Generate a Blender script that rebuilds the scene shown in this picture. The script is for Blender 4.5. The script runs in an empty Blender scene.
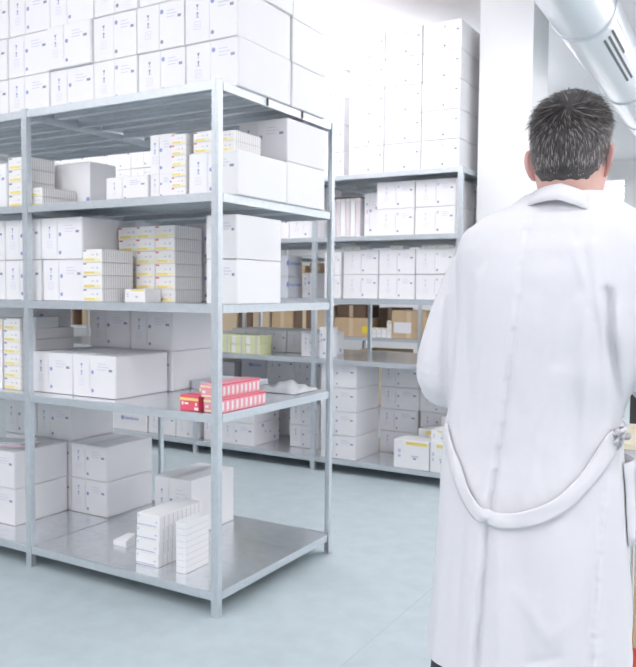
import bpy, bmesh, math, random
from mathutils import Vector, Matrix
from mathutils.bvhtree import BVHTree
random.seed(7)
S = bpy.context.scene
COL = S.collection

# ------------------------------------------------------------------ camera
F_PX, PITCH, ROLL, YAW = 782.04, 0.0559, 0.0089, 0.5277
cd = bpy.data.cameras.new('camera')
cam = bpy.data.objects.new('camera', cd); COL.objects.link(cam)
f = Vector((-math.sin(YAW)*math.cos(PITCH), math.cos(YAW)*math.cos(PITCH), -math.sin(PITCH)))
r = Vector((math.cos(YAW), math.sin(YAW), 0)); u = r.cross(f)
rr = r*math.cos(ROLL)+u*math.sin(ROLL); uu = -r*math.sin(ROLL)+u*math.cos(ROLL)
M = Matrix((rr, uu, -f)).transposed().to_4x4(); M.translation = Vector((0, 0, 1.40))
cam.matrix_world = M
cd.sensor_fit = 'HORIZONTAL'; cd.sensor_width = 36; cd.lens = F_PX/636*36
cd.dof.use_dof = True; cd.dof.focus_distance = 1.75; cd.dof.aperture_fstop = 10.0
cd.clip_start = 0.05
S.camera = cam
# ------------------------------------------------------------------ world, exposure
w = bpy.data.worlds.new('daylight'); S.world = w; w.use_nodes = True
w.node_tree.nodes['Background'].inputs[0].default_value = (0.98, 0.98, 1.0, 1)
w.node_tree.nodes['Background'].inputs[1].default_value = 1.6
vs = S.view_settings
S.display_settings.display_device = 'sRGB'
vs.view_transform = 'Standard'; vs.look = 'None'; vs.gamma = 1.0; vs.use_curve_mapping = False
vs.exposure = 0.43
LAMP = 9.0            # strength of the ceiling luminaires' diffusers
CEIL = 3.5

# ------------------------------------------------------------------ materials
MATS = {}
def mat(name, col, rough=0.55, metal=0.0, emit=0.0, spec=0.5, noise=None, bump=None, alpha=1.0, sheen=0.0):
    if name in MATS: return MATS[name]
    m = bpy.data.materials.new(name); m.use_nodes = True
    nt = m.node_tree; b = nt.nodes['Principled BSDF']
    c = (col[0], col[1], col[2], 1)
    b.inputs['Base Color'].default_value = c
    b.inputs['Roughness'].default_value = rough
    b.inputs['Metallic'].default_value = metal
    b.inputs['Specular IOR Level'].default_value = spec
    if sheen: b.inputs['Sheen Weight'].default_value = sheen
    if emit:
        b.inputs['Emission Color'].default_value = c; b.inputs['Emission Strength'].default_value = emit
    if noise or bump:
        tc = nt.nodes.new('ShaderNodeTexCoord')
    if noise:      # (scale, amount, kind)
        sc, am, kind = noise
        t = nt.nodes.new('ShaderNodeTexVoronoi' if kind == 'v' else 'ShaderNodeTexNoise')
        t.inputs['Scale'].default_value = sc
        if kind != 'v': t.inputs['Detail'].default_value = 6
        nt.links.new(tc.outputs['Object'], t.inputs['Vector'])
        mp = nt.nodes.new('ShaderNodeMapRange')
        mp.inputs['From Min'].default_value = 0.0 if kind == 'v' else 0.3
        mp.inputs['From Max'].default_value = 1.0 if kind == 'v' else 0.7
        mp.inputs['To Min'].default_value = 1-am; mp.inputs['To Max'].default_value = 1+am
        if kind == 'v':
            sp = nt.nodes.new('ShaderNodeSeparateColor')
            nt.links.new(t.outputs['Color'], sp.inputs[0]); nt.links.new(sp.outputs[0], mp.inputs['Value'])
        else:
            nt.links.new(t.outputs['Fac'], mp.inputs['Value'])
        mx = nt.nodes.new('ShaderNodeVectorMath'); mx.operation = 'SCALE'
        mx.inputs[0].default_value = col[:3]
        nt.links.new(mp.outputs[0], mx.inputs['Scale'])
        nt.links.new(mx.outputs[0], b.inputs['Base Color'])
    if bump:       # (scale, strength)
        t2 = nt.nodes.new('ShaderNodeTexNoise'); t2.inputs['Scale'].default_value = bump[0]; t2.inputs['Detail'].default_value = 4
        nt.links.new(tc.outputs['Object'], t2.inputs['Vector'])
        bp = nt.nodes.new('ShaderNodeBump'); bp.inputs['Strength'].default_value = bump[1]; bp.inputs['Distance'].default_value = 0.01
        nt.links.new(t2.outputs['Fac'], bp.inputs['Height']); nt.links.new(bp.outputs[0], b.inputs['Normal'])
    MATS[name] = m
    return m

WALL = mat('white_paint', (0.90, 0.905, 0.91), 0.7, bump=(60, 0.03))
CEILM = mat('ceiling_paint', (0.95, 0.945, 0.95), 0.75, bump=(40, 0.03))
FLOORM = mat('vinyl_floor', (0.515, 0.60, 0.63), 0.42, spec=0.35, noise=(9, 0.05, 'n'), bump=(220, 0.02))
SEAM = mat('floor_seam', (0.42, 0.50, 0.53), 0.5)
METAL = mat('galvanised_steel', (0.64, 0.685, 0.725), 0.36, 0.6, noise=(45, 0.03, 'v'))
DECK = mat('galvanised_sheet', (0.76, 0.79, 0.82), 0.22, 0.75, noise=(30, 0.06, 'v'))
SLOT = mat('slot_dark', (0.10, 0.11, 0.12), 0.6)
PERF = mat('post_perforation', (0.62, 0.645, 0.67), 0.5, 0.4)
BLACK = mat('black_plastic', (0.03, 0.03, 0.035), 0.45)
CARD = mat('white_carton', (0.86, 0.855, 0.875), 0.6, spec=0.3, noise=(5, 0.012, 'n'))
CARDE = mat('carton_edge', (0.70, 0.69, 0.71), 0.7)
CARDW = mat('bright_white_carton', (0.90, 0.90, 0.91), 0.55, spec=0.3)
GREYC = mat('grey_carton', (0.62, 0.64, 0.69), 0.6)
BLUE = mat('blue_print', (0.31, 0.35, 0.62), 0.6)
FILEP = mat('file_label', (0.74, 0.68, 0.70), 0.6)
PALE = mat('pale_print', (0.60, 0.61, 0.74), 0.6)
DARKP = mat('dark_print', (0.30, 0.31, 0.43), 0.6)
TAPE = mat('clear_tape', (0.70, 0.69, 0.70), 0.3)
PACK = mat('white_pack', (0.88, 0.87, 0.86), 0.5)
LINE = mat('pack_edge_line', (0.62, 0.60, 0.62), 0.6)
YEL = mat('yellow_stripe', (0.88, 0.73, 0.22), 0.5)
PALEY = mat('pale_yellow_stripe', (0.90, 0.83, 0.52), 0.5)
YGRN = mat('yellow_green_pack', (0.75, 0.77, 0.46), 0.5)
REDM = mat('red_mark', (0.72, 0.16, 0.18), 0.5)
RED = mat('red_pack', (0.82, 0.11, 0.18), 0.45)
PINK = mat('pink_pack', (0.88, 0.36, 0.42), 0.5)
WHITEP = mat('white_print', (0.90, 0.86, 0.86), 0.5)
BROWN = mat('brown_cardboard', (0.60, 0.44, 0.27), 0.75, noise=(12, 0.05, 'n'))
DBROWN = mat('dark_brown_cardboard', (0.20, 0.13, 0.09), 0.75)
BROWNL = mat('light_brown_cardboard', (0.70, 0.56, 0.39), 0.75)
FOIL = mat('grey_foil_pack', (0.60, 0.61, 0.62), 0.45, noise=(50, 0.04, 'n'))
LYEL = mat('yellow_label', (0.85, 0.68, 0.05), 0.5)
PAPER = mat('paper', (0.86, 0.86, 0.88), 0.6)
FILM = mat('plastic_film', (0.66, 0.68, 0.71), 0.18, spec=0.6)
CREAM = mat('cream_worktop', (0.82, 0.74, 0.56), 0.4)
WOODE = mat('worktop_edge', (0.42, 0.32, 0.22), 0.5)
REDC = mat('red_crate', (0.72, 0.10, 0.05), 0.4)
DUCT = mat('duct_metal', (0.74, 0.77, 0.80), 0.30, 0.75)
DUCTB = mat('duct_band', (0.66, 0.69, 0.73), 0.35, 0.8)
LAMPM = mat('lamp_diffuser', (1.0, 0.965, 0.985), 0.5, emit=LAMP)
LAMPF = mat('lamp_housing', (0.85, 0.86, 0.87), 0.4)
BLIND = mat('blind_slat', (0.88, 0.89, 0.90), 0.5)
COAT = mat('white_coat', (0.725, 0.722, 0.76), 0.8, spec=0.2, bump=(38, 0.06), sheen=0.2)
SKIN = mat('skin', (0.74, 0.47, 0.40), 0.5, spec=0.35, noise=(30, 0.04, 'n'))
EARM = mat('ear_skin', (0.80, 0.47, 0.45), 0.5)
NAVY = mat('navy_trousers', (0.03, 0.035, 0.055), 0.8)
SHOE = mat('black_shoe', (0.02, 0.02, 0.022), 0.35)
EYEW = mat('eye_white', (0.85, 0.85, 0.84), 0.2)
IRIS = mat('iris', (0.10, 0.08, 0.06), 0.2)
LIP = mat('lips', (0.62, 0.32, 0.29), 0.5)

# ------------------------------------------------------------------ mesh helpers
class MB:
    def __init__(s): s.v = []; s.f = []; s.m = []; s.mats = []; s.sm = []
    def mi(s, m):
        if m not in s.mats: s.mats.append(m)
        return s.mats.index(m)
    def face(s, pts, m, smooth=False):
        b = len(s.v); s.v += [tuple(p) for p in pts]; s.f.append(list(range(b, b+len(pts)))); s.m.append(s.mi(m)); s.sm.append(smooth)
    def box(s, x0, x1, y0, y1, z0, z1, m):
        b = len(s.v)
        s.v += [(x0,y0,z0),(x1,y0,z0),(x1,y1,z0),(x0,y1,z0),(x0,y0,z1),(x1,y0,z1),(x1,y1,z1),(x0,y1,z1)]
        k = s.mi(m)
        for q in ((0,3,2,1),(4,5,6,7),(0,1,5,4),(1,2,6,5),(2,3,7,6),(3,0,4,7)):
            s.f.append([b+i for i in q]); s.m.append(k); s.sm.append(False)
        return s
    def rings(s, rings, m, close=True, cap0=False, cap1=False, smooth=True):
        b = len(s.v); n = len(rings[0]); k = s.mi(m)
        for R in rings: s.v += [tuple(p) for p in R]
        for i in range(len(rings)-1):
            for j in range(n if close else n-1):
                a = b+i*n+j; c = b+i*n+(j+1) % n
                s.f.append([a, c, c+n, a+n]); s.m.append(k); s.sm.append(smooth)
        if cap0: s.f.append([b+j for j in range(n)][::-1]); s.m.append(k); s.sm.append(False)
        if cap1: s.f.append([b+(len(rings)-1)*n+j for j in range(n)]); s.m.append(k); s.sm.append(False)
        return s
    def tube(s, pts, rad, m, n=16, cap=True, smooth=True):
        pts = [Vector(p) for p in pts]; R = []
        if not isinstance(rad, (list, tuple)): rad = [rad]*len(pts)
        ref = Vector((0.0123, 0.031, 1)).normalized()
        for i, p in enumerate(pts):
            d = (pts[min(i+1, len(pts)-1)]-pts[max(i-1, 0)]).normalized()
            a = d.cross(ref)
            if a.length < 0.15: a = d.cross(Vector((1, 0.2, 0)))
            a.normalize(); b = d.cross(a)
            R.append([p+(a*math.cos(2*math.pi*j/n)+b*math.sin(2*math.pi*j/n))*rad[i] for j in range(n)])
        return s.rings(R, m, True, cap, cap, smooth)
    def mesh(s, name):
        me = bpy.data.meshes.new(name); me.from_pydata(s.v, [], s.f)
        for m in s.mats: me.materials.append(m)
        me.polygons.foreach_set('material_index', s.m); me.polygons.foreach_set('use_smooth', s.sm)
        me.update(); return me
    def build(s, name, parent=None, loc=None):
        return link(name, s.mesh(name), parent, loc)
def link(name, me, parent=None, loc=None):
    o = bpy.data.objects.new(name, me); COL.objects.link(o)
    if parent: o.parent = parent
    if loc is not None: o.location = loc
    return o
def tag(o, label, cat, group=None, kind=None):
    assert 4 <= len(label.split()) <= 16, label
    o['label'] = label; o['category'] = cat
    if group: o['group'] = group
    if kind: o['kind'] = kind
    return o
def empty(name, loc=(0, 0, 0), rz=0):
    o = bpy.data.objects.new(name, None); COL.objects.link(o); o.location = loc; o.rotation_euler = (0, 0, rz); o.empty_display_size = 0.1
    return o
def struct(o):
    o['kind'] = 'structure'; return o
def bevel_mesh(me, off):
    bm = bmesh.new(); bm.from_mesh(me)
    bmesh.ops.bevel(bm, geom=list(bm.edges), offset=off, segments=1, affect='EDGES', profile=0.5)
    bm.to_mesh(me); bm.free(); return me

# ------------------------------------------------------------------ setting
XL, XR, YB, YF = -10.5, 3.4, -3.2, 13.4
mb = MB(); mb.box(XL-.1, XR+.1, YB-.1, YF+.1, -0.1, 0, FLOORM); struct(mb.build('floor'))
mb = MB(); mb.box(XL-.1, XR+.1, YB-.1, YF+.1, CEIL, CEIL+.1, CEILM); struct(mb.build('ceiling'))
mb = MB(); mb.box(XL-.1, XL, YB, YF, 0, CEIL, WALL); struct(mb.build('wall_left'))
WINR = [(-1.8, 0.6), (1.6, 4.0), (5.0, 7.4), (8.4, 10.8)]; WINFILL = [(-4.6, -2.2), (-0.9, 1.5)]
WB, WT = 1.35, 2.95
def cut_wall(name, spans, lo, hi, along_y, f0, f1):
    m = MB(); e = lo
    def bx(a, b, z0, z1):
        if along_y: m.box(f0, f1, a, b, z0, z1, WALL)
        else: m.box(a, b, f0, f1, z0, z1, WALL)
    for p, q in spans:
        bx(e, p, 0, CEIL); bx(p, q, 0, WB+(0 if along_y else .5)); bx(p, q, WT, CEIL); e = q
    bx(e, hi, 0, CEIL); struct(m.build(name))
cut_wall('wall_right', WINR, YB, YF, True, XR, XR+.1)
cut_wall('wall_near', WINFILL, XL, XR, False, YB-.1, YB)
WX0, WX1, WZ0, WZ1 = -3.6, -2.1, 1.2, 3.25
mb = MB()
mb.box(XL, WX0, YF, YF+.12, 0, CEIL, WALL); mb.box(WX1, XR, YF, YF+.12, 0, CEIL, WALL)
mb.box(WX0, WX1, YF, YF+.12, 0, WZ0, WALL); mb.box(WX0, WX1, YF, YF+.12, WZ1, CEIL, WALL)
struct(mb.build('wall_far'))
GL = bpy.data.materials.new('window_glass'); GL.use_nodes = True
nt = GL.node_tree; nt.nodes.clear()
o_ = nt.nodes.new('ShaderNodeOutputMaterial'); g_ = nt.nodes.new('ShaderNodeBsdfGlossy'); t_ = nt.nodes.new('ShaderNodeBsdfTransparent'); x_ = nt.nodes.new('ShaderNodeMixShader')
g_.inputs['Roughness'].default_value = .02; x_.inputs[0].default_value = 0.06
nt.links.new(t_.outputs[0], x_.inputs[1]); nt.links.new(g_.outputs[0], x_.inputs[2]); nt.links.new(x_.outputs[0], o_.inputs[0])
def window(n, loc, rz, wd, c):
    wn = struct(empty(f'window_{n}', loc, rz)); a, b = wd/2, .05; m = MB()
    m.box(-a, a, -.03, .03, 0, b, LAMPF); m.box(-a, a, -.03, .03, c-b, c, LAMPF)
    m.box(-a, -a+b, -.03, .03, b, c-b, LAMPF); m.box(a-b, a, -.03, .03, b, c-b, LAMPF); m.box(-.025, .025, -.03, .03, b, c-b, LAMPF)
    m.build('window_frame', wn)
    m = MB(); m.face([(-a+b, 0, b), (-.025, 0, b), (-.025, 0, c-b), (-a+b, 0, c-b)], GL); m.face([(.025, 0, b), (a-b, 0, b), (a-b, 0, c-b), (.025, 0, c-b)], GL); m.build('window_pane', wn)
window(1, ((WX0+WX1)/2, YF+.05, WZ0), 0, WX1-WX0, WZ1-WZ0)
for i, (p, q) in enumerate(WINR): window(2+i, (XR+.05, (p+q)/2, WB), math.pi/2, q-p, WT-WB)
for i, (p, q) in enumerate(WINFILL): window(6+i, ((p+q)/2, YB-.05, WB+.5), 0, q-p, WT-WB-.5)  # unseen windows behind the camera, added as fill light on the rack fronts
a, b, c = (WX1-WX0)/2, 0.05, WZ1-WZ0
bl = empty('window_blind', ((WX0+WX1)/2, YF-.05, WZ0))
tag(bl, 'white horizontal slat blind hanging in the bright far window beyond the man', 'blind')
mb = MB(); mb.box(-a, a, -.03, .03, c-.05, c, BLIND); mb.build('head_rail', bl)
for k in range(17):
    z = .06+k*.115
    mb = MB(); mb.rings([[(-a+.01, -.028, z-.014), (a-.01, -.028, z-.014)], [(-a+.01, 0, z+.004), (a-.01, 0, z+.004)], [(-a+.01, .028, z+.014), (a-.01, .028, z+.014)]], BLIND, close=False)
    mb.build('slat', bl)
mb = MB(); mb.box(-a+.2, -a+.204, -.031, -.029, .05, c-.05, BLIND); mb.box(a-.204, a-.2, -.031, -.029, .05, c-.05, BLIND); mb.build('cord', bl)
# white pillar beside the back rack
mb = MB(); mb.box(-1.862, -1.485, 5.43, 5.84, 0, CEIL, WALL); struct(mb.build('pillar'))
mb = MB(); mb.box(-.0018, .0018, -1.6, 1.9, 0, .0005, SEAM); o = struct(mb.build('trim_1', loc=(-1.345, 1.5, 0)))

# ceiling luminaires
def luminaire(x, y, label, lx=1.25, ly=.30):
    t = empty('ceiling_lamp', (x, y, CEIL))
    tag(t, label, 'lamp', 'ceiling lamps')
    m = MB(); a, b = lx/2, ly/2
    m.box(-a, a, -.05, .05, -.125, -.10, LAMPF)
    for sx in (-.8*a, .8*a): m.box(sx-.004, sx+.004, -.004, .004, -.10, 0, METAL); m.box(sx-.03, sx+.03, -.03, .03, -.012, 0, LAMPF)
    m.box(-a-.02, -a, -b, b, -.185, -.10, LAMPF); m.box(a, a+.02, -b, b, -.185, -.10, LAMPF)
    m.build('housing', t)
    m = MB(); m.box(-a+.002, a-.002, -b+.002, b-.002, -.18, -.127, LAMPM); m.build('diffuser', t)
LUM = [(-3.35, 5.95), (-5.6, 4.4), (-3.2, 4.4), (1.6, 4.4), (-5.2, 1.0), (-2.9, 1.0), (0.5, 1.0), (-5.2, -1.4), (-2.6, -1.4), (0.5, -1.4), (-5.8, 7.0), (0.6, 7.2), (-3.4, 9.6), (0.6, 10.2), (-7.6, 7.0), (2.6, 1.0), (2.3, 6.5), (2.3, 9.5), (2.3, 12), (-5.5, 11.6), (0.9, 12.4), (-1.9, 3.9), (-2.7, 7.3), (-1.2, -0.6)]  # later entries, out of view, added to brighten far ceiling, back row and fronts
for i, (x, y) in enumerate(LUM):
    luminaire(x, y, 'white fluorescent ceiling lamp glowing above the left end of the back rack stacks' if i == 0 else 'white ceiling lamp out of the frame overhead')

# ------------------------------------------------------------------ air duct
dirv = Vector((-0.0222, 1, 0)).normalized(); R0 = 0.2
du = empty('air_duct', (-0.995, 0, 3.19)); du.rotation_euler = (0, 0, 0.0222)
tag(du, 'round silver ventilation duct running along under the ceiling above the man', 'duct')
def ring(y, R, n=48): return [(R*math.cos(2*math.pi*j/n), y, R*math.sin(2*math.pi*j/n)) for j in range(n)]
mb = MB(); mb.rings([ring(-3.0, R0), ring(13.2, R0)], DUCT); mb.build('duct_pipe', du)
for y in (-2.0, 0.9, 3.0, 5.2, 7.1, 8.3, 10.4):
    mb = MB(); mb.rings([ring(y-.03, R0), ring(y-.03, R0+.006), ring(y-.005, R0+.010), ring(y+.005, R0+.010), ring(y+.03, R0+.006), ring(y+.03, R0)], DUCTB); mb.build('joint_band', du)
for k, an in enumerate((-58, -48, -38, -28, -18)):
    a = math.radians(an); m = MB(); y0, y1 = (5.35, 6.45) if k < 2 else (5.32, 5.85)
    pts = []
    for y in (y0, y1):
        for d in (-.016, .016):
            pts.append(((R0+.003)*math.cos(a+d/R0*.55), y, (R0+.003)*math.sin(a+d/R0*.55)))
    m.face([pts[0], pts[1], pts[3], pts[2]], SLOT if k < 3 else DUCTB); m.build('vent_slot', du)
for y in (1.5, 6.95, 10):
    mb = MB(); mb.box(-.012, .012, y-.002, y+.002, R0+.005, CEIL-3.19-.001, METAL); mb.build('hanger', du)

# ------------------------------------------------------------------ racks
LV = {'top': 2.257, 'upper': 1.80, 'middle': 1.334, 'lower': 0.87, 'bottom': 0.106}
PW = .036
def post_mesh(H, back):
    m = MB(); s = -1 if back else 1
    m.box(-PW, 0, min(0, s*.002), max(0, s*.002), 0, H, METAL)
    m.box(-.002, 0, min(s*.002, s*.029), max(s*.002, s*.029), 0, H, METAL)
    m.box(-PW, -PW+.002, min(s*.002, s*.010), max(s*.002, s*.010), 0, H, METAL)
    m.box(-PW*.5-.004, -PW*.5+.004, min(0, -s*.0016), max(0, -s*.0016), 0, H, METAL)
    z = .05
    while z < H-.03:
        yy = -s*.0004
        for xa in (-.031, -.011):
            m.face([(xa, yy, z), (xa+.004, yy, z), (xa+.004, yy, z+.016), (xa, yy, z+.016)], PERF)
        ya, yb = s*.014, s*.019
        m.face([(.0004, ya, z), (.0004, yb, z), (.0004, yb, z+.016), (.0004, ya, z+.016)], PERF)
        z += .05
    return m.mesh('post')
def rack(label, xr, pitch, n, Y0, D, H, levels, cat='rack'):
    xl = xr-pitch*n
    root = empty('shelving_rack', ((xr+xl)/2, Y0+D/2, 0)); tag(root, label, cat)
    ox, oy = -(xr+xl)/2, -(Y0+D/2)
    pf, pb = post_mesh(H, False), post_mesh(H, True)
    fm = MB().box(-PW-.001, .001, -.001, PW, 0, .004, METAL).mesh('foot')
    fb = MB().box(-PW-.001, .001, -PW, .001, 0, .004, METAL).mesh('foot')
    for k in range(n+1):
        x = xr-pitch*k
        if k == n: x += PW
        for me, y, ft in ((pf, Y0, fm), (pb, Y0+D, fb)):
            p = link('post', me, root, (x+ox, y+oy, .001)); link('foot', ft, p, (0, 0, 0))
    P = pitch
    dm = MB(); dw = (D-.024)/3
    for j in range(3):
        y0 = .012+j*dw; y1 = y0+dw-.002
        dm.box(-P+.004, -.006, y0, y1, -.0015, 0, DECK)
        dm.box(-P+.004, -.006, y0, y0+.0015, -.028, -.0015, METAL); dm.box(-P+.004, -.006, y1-.0015, y1, -.028, -.0015, METAL)
        dm.box(-P+.03, -.03, y0+.0015, y0+.014, -.028, -.0265, METAL); dm.box(-P+.03, -.03, y1-.014, y1-.0015, -.028, -.0265, METAL)
        ym = (y0+y1)/2
        dm.box(-P+.03, -.03, ym-.02, ym+.02, -.017, -.0015, METAL)
    dm = dm.mesh('shelf')
    bf = MB().box(-P+.001, -PW-.001, .003, .005, -.036, 0, METAL).box(-P+.001, -PW-.001, .005, .011, -.036, -.034, METAL).box(-P+.001, -PW-.001, .005, .0115, -.002, 0, METAL).mesh('front_beam')
    bb = MB().box(-P+.001, -PW-.001, D-.005, D-.003, -.036, 0, METAL).box(-P+.001, -PW-.001, D-.011, D-.005, -.036, -.034, METAL).mesh('rear_beam')
    sb = MB().box(-.0055, -.0035, PW+.002, D-PW-.002, -.036, 0, METAL).box(-.0035, -.0025, PW+.002, D-PW-.002, -.016, -.004, METAL).box(-.018, -.0055, PW+.002, D-PW-.002, -.036, -.034, METAL).mesh('side_beam')
    sl = MB().box(-P+.0022, -P+.0036, PW+.002, D-PW-.002, -.045, -.02, METAL).mesh('side_beam')
    shelves = []
    for k in range(n):
        for z in levels:
            s = link('shelf', dm, root, (xr-P*k+ox, Y0+oy, z))
            link('front_beam', bf, s); link('rear_beam', bb, s); link('side_beam', sb, s); link('side_beam', sl, s)
            shelves.append((k, z, s))
    return root, shelves
LVL = [LV[k] for k in ('top', 'upper', 'middle', 'lower', 'bottom')]
R1X, R1P, R1Y, RD = -1.996, 1.166, 2.599, .9846
_, sh1 = rack('galvanised steel shelving rack nearest the camera, stacked with white cartons', R1X, R1P, 2, R1Y, RD, 2.262, LVL)
for k, z, s in sh1:
    if k == 0 and z == LV['top']:
        for y in (.36, .66):
            mb = MB(); mb.box(-.0025, .001, y-.006, y+.006, -.034, -.0002, BLACK); mb.build('clip', s)
R2X, R2P, R2Y = -1.88, 1.165, 5.18
rack('galvanised steel shelving rack in the back row, beside the white pillar', R2X, R2P, 4, R2Y, RD, 2.262, LVL)
R3X, R3Y = -2.125, 7.85
rack('distant steel shelving rack holding brown cartons, seen through the back rack', R3X, 1.165, 7, R3Y, RD, 2.262, LVL)

# ------------------------------------------------------------------ cartons
def icon(m, x, z, kind, sc, y, c):
    q = lambda a, b, d, e: m.face([(x+a*sc, y, z+d*sc), (x+b*sc, y, z+d*sc), (x+b*sc, y, z+e*sc), (x+a*sc, y, z+e*sc)], c)
    if kind == 0:      # this way up arrow
        q(-.25, .25, -1, .1); m.face([(x-.7*sc, y, z+.1*sc), (x+.7*sc, y, z+.1*sc), (x, y, z+1*sc)], c); q(-.8, .8, -1.3, -1.1)
    elif kind == 1:    # umbrella
        m.face([(x+.9*sc*math.cos(t*math.pi/6), y, z+.1*sc+.9*sc*math.sin(t*math.pi/6)) for t in range(7)], c); q(-.1, .1, -1, .1)
    elif kind == 2:    # glass
        m.face([(x-.7*sc, y, z+1*sc), (x-.25*sc, y, z-.1*sc), (x+.25*sc, y, z-.1*sc), (x+.7*sc, y, z+1*sc)][::-1], c); q(-.1, .1, -.8, -.1); q(-.5, .5, -1, -.8)
    elif kind == 3:    # round logo
        m.face([(x+sc*math.cos(t*math.pi/6), y, z+sc*math.sin(t*math.pi/6)) for t in range(12)], c)
    elif kind == 4:    # outlined panel
        q(-1, 1, .9, 1); q(-1, 1, -1, -.9); q(-1, -.9, -.9, .9); q(.9, 1, -.9, .9); q(-.6, .6, .2, .3); q(-.6, .6, -.3, -.2)
CACHE = {}
def carton_meshes(w, d, h, design, tone):
    key = (round(w, 3), round(d, 3), round(h, 3), design, tone)
    if key in CACHE: return CACHE[key]
    C = {'w': CARD, 'b': CARDW, 'g': GREYC}[tone]
    front = design[0] in 'ABC'
    y0 = -d/2+(.0022 if front else 0)
    body = MB().box(-w/2, w/2, y0, d/2, 0, h, C).mesh('carton')
    bevel_mesh(body, .0040)
    if not front or 'L' in design or 'T' in design or 'S' in design or 'G' in design:
        bm2 = MB(); bm2.mats = [C]
        if 'L' in design:      # long logo on the right-hand side
            X = w/2+.0004; zz = h*.62
            bm2.face([(X, -.11+.022*math.cos(t*math.pi/6), zz+.022*math.sin(t*math.pi/6)) for t in range(12)], BLUE)
            for i in range(8):
                ya = -.075+i*.021
                bm2.face([(X, ya, zz-.013), (X, ya+.015, zz-.013), (X, ya+.015, zz+.011-(i % 3)*.004), (X, ya, zz+.011-(i % 2)*.004)], BLUE)
        if 'G' in design:      # the same long logo on the front
            Y = y0-.0004; zz = h*.55; k = w/.47
            bm2.face([(-.06*k+.02*math.cos(t*math.pi/6), Y, zz+.02*math.sin(t*math.pi/6)) for t in range(12)], BLUE)
            for i in range(8):
                xa = (-.03+i*.021)*k
                bm2.face([(xa, Y, zz-.013), (xa+.015*k, Y, zz-.013), (xa+.015*k, Y, zz+.011-(i % 3)*.004), (xa, Y, zz+.011-(i % 2)*.004)], BLUE)
        if 'T' in design:      # small marks low on the front
            Y = y0-.0004
            for i, xx in enumerate((-.25, .1, .45)): icon(bm2, xx*w, h*.2, (1, 0, 3)[i], .013, Y, BLUE)
        if 'S' in design:      # stamps on the right side
            X = w/2+.0004
            for yy, zz, sz in ((-.06, .85, .012), (-.02, .55, .008), (.05, .5, .008), (.12, .2, .012)):
                bm2.face([(X, yy-sz, h*zz-sz), (X, yy+sz, h*zz-sz), (X, yy+sz, h*zz+sz), (X, yy-sz, h*zz+sz)], BLUE)
        if bm2.f:
            e = bm2.mesh('x'); bm = bmesh.new(); bm.from_mesh(body); bm.from_mesh(e); bm.to_mesh(body); bm.free()
            for m_ in bm2.mats[1:]: body.materials.append(m_)
    fl = []
    if front:
        s = {'A': -.10, 'B': .02, 'C': -.02}[design[0]]*w
        for (xa, xb, side) in ((-w/2+.0025, s-.0009, 0), (s+.0009, w/2-.0025, 1)):
            m = MB().box(xa, xb, -d/2, -d/2+.0022, .0025, h-.0025, C); Y = -d/2-.0004
            fx = lambda t: xa+(xb-xa)*t
            sc = min(h, .21)*.055
            if side == 0:
                col = {'A': BLUE, 'B': PALE, 'C': DARKP}[design[0]]
                icon(m, fx(.5), h*.74, 2, sc, Y, col); icon(m, fx(.5), h*.59, 0, sc, Y, col)
                icon(m, fx(.5), h*.36, 4, sc*1.5, Y, PALE)
                if design[0] != 'C': m.face([(fx(.97), Y, h*.2), (fx(.985), Y, h*.2), (fx(.985), Y, h*.8), (fx(.97), Y, h*.8)], PALE)
            else:
                icon(m, fx(.10), h*(.60 if design[0] == 'A' else .80), 3, sc*.9, Y, BLUE if design[0] != 'B' else PALE)
                icon(m, fx(.10), h*.16, 3, sc*.8, Y, BLUE if design[0] == 'A' else DARKP)
                for i in range(3):
                    zt = h*(.80-.07*i); m.face([(fx(.30), Y, zt), (fx(.62+.1*(i % 2)), Y, zt), (fx(.62+.1*(i % 2)), Y, zt+.003), (fx(.30), Y, zt+.003)], PALE)
                m.face([(fx(.74), Y, h*.63), (fx(.88), Y, h*.63), (fx(.88), Y, h*.69), (fx(.74), Y, h*.69)], DARKP)
            fl.append(m.mesh('end_flap'))
    tp = None
    if 'X' in design:
        tp = MB().box(-.024, .024, -d/2+.004, d/2-.004, h, h+.0004, TAPE).mesh('tape')
    CACHE[key] = (body, fl, tp); return CACHE[key]
def carton(x0, x1, y0, y1, z0, z1, label, group=None, design='A', tone='w', name='carton', rz=0):
    body, fl, tp = carton_meshes(x1-x0, y1-y0, z1-z0, design, tone)
    o = link(name, body, None, ((x0+x1)/2, (y0+y1)/2, z0)); o.rotation_euler = (0, 0, rz)
    tag(o, label, 'box', group)
    for m in fl: link('end_flap', m, o)
    if tp: link('tape', tp, o)
    return o
ORD = ['first', 'second', 'third', 'fourth', 'fifth', 'sixth', 'seventh', 'eighth']
def jit(a): return random.uniform(-a, a)

# --- on top of the front rack: three rows of six
G = 'white cartons stacked on top of the front rack'
xe = [-3.73, -3.434, -3.13, -2.828, -2.549, -2.268, -1.982]
rows = ['bottom', 'middle', 'top']
for rI in range(3):
    for c in range(6):
        dx = [0, -.004, .005][rI]
        z0 = LV['top']+.001+rI*.2065
        dy = .0 if not (rI == 1 and c == 2) else -.012
        dy += jit(.004)
        nm = ['leftmost', 'second from left', 'third from left', 'third from right', 'second from right', 'rightmost'][c]
        carton(xe[c]+dx+.002, xe[c+1]+dx-.002, 2.72+dy, 3.135+dy, z0, z0+.205, f'white carton, {nm} in the {rows[rI]} row, on top of the front rack', G, 'C' if c > 2 else 'B' if c == 5 else 'A')
    z0 = LV['top']+.001+rI*.2035
    carton(-2.275, -1.984, 3.146, 3.462, z0, z0+.202, f'plain white carton in the {rows[rI]} row at rear right end, on top of front rack', G, 'A')

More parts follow.
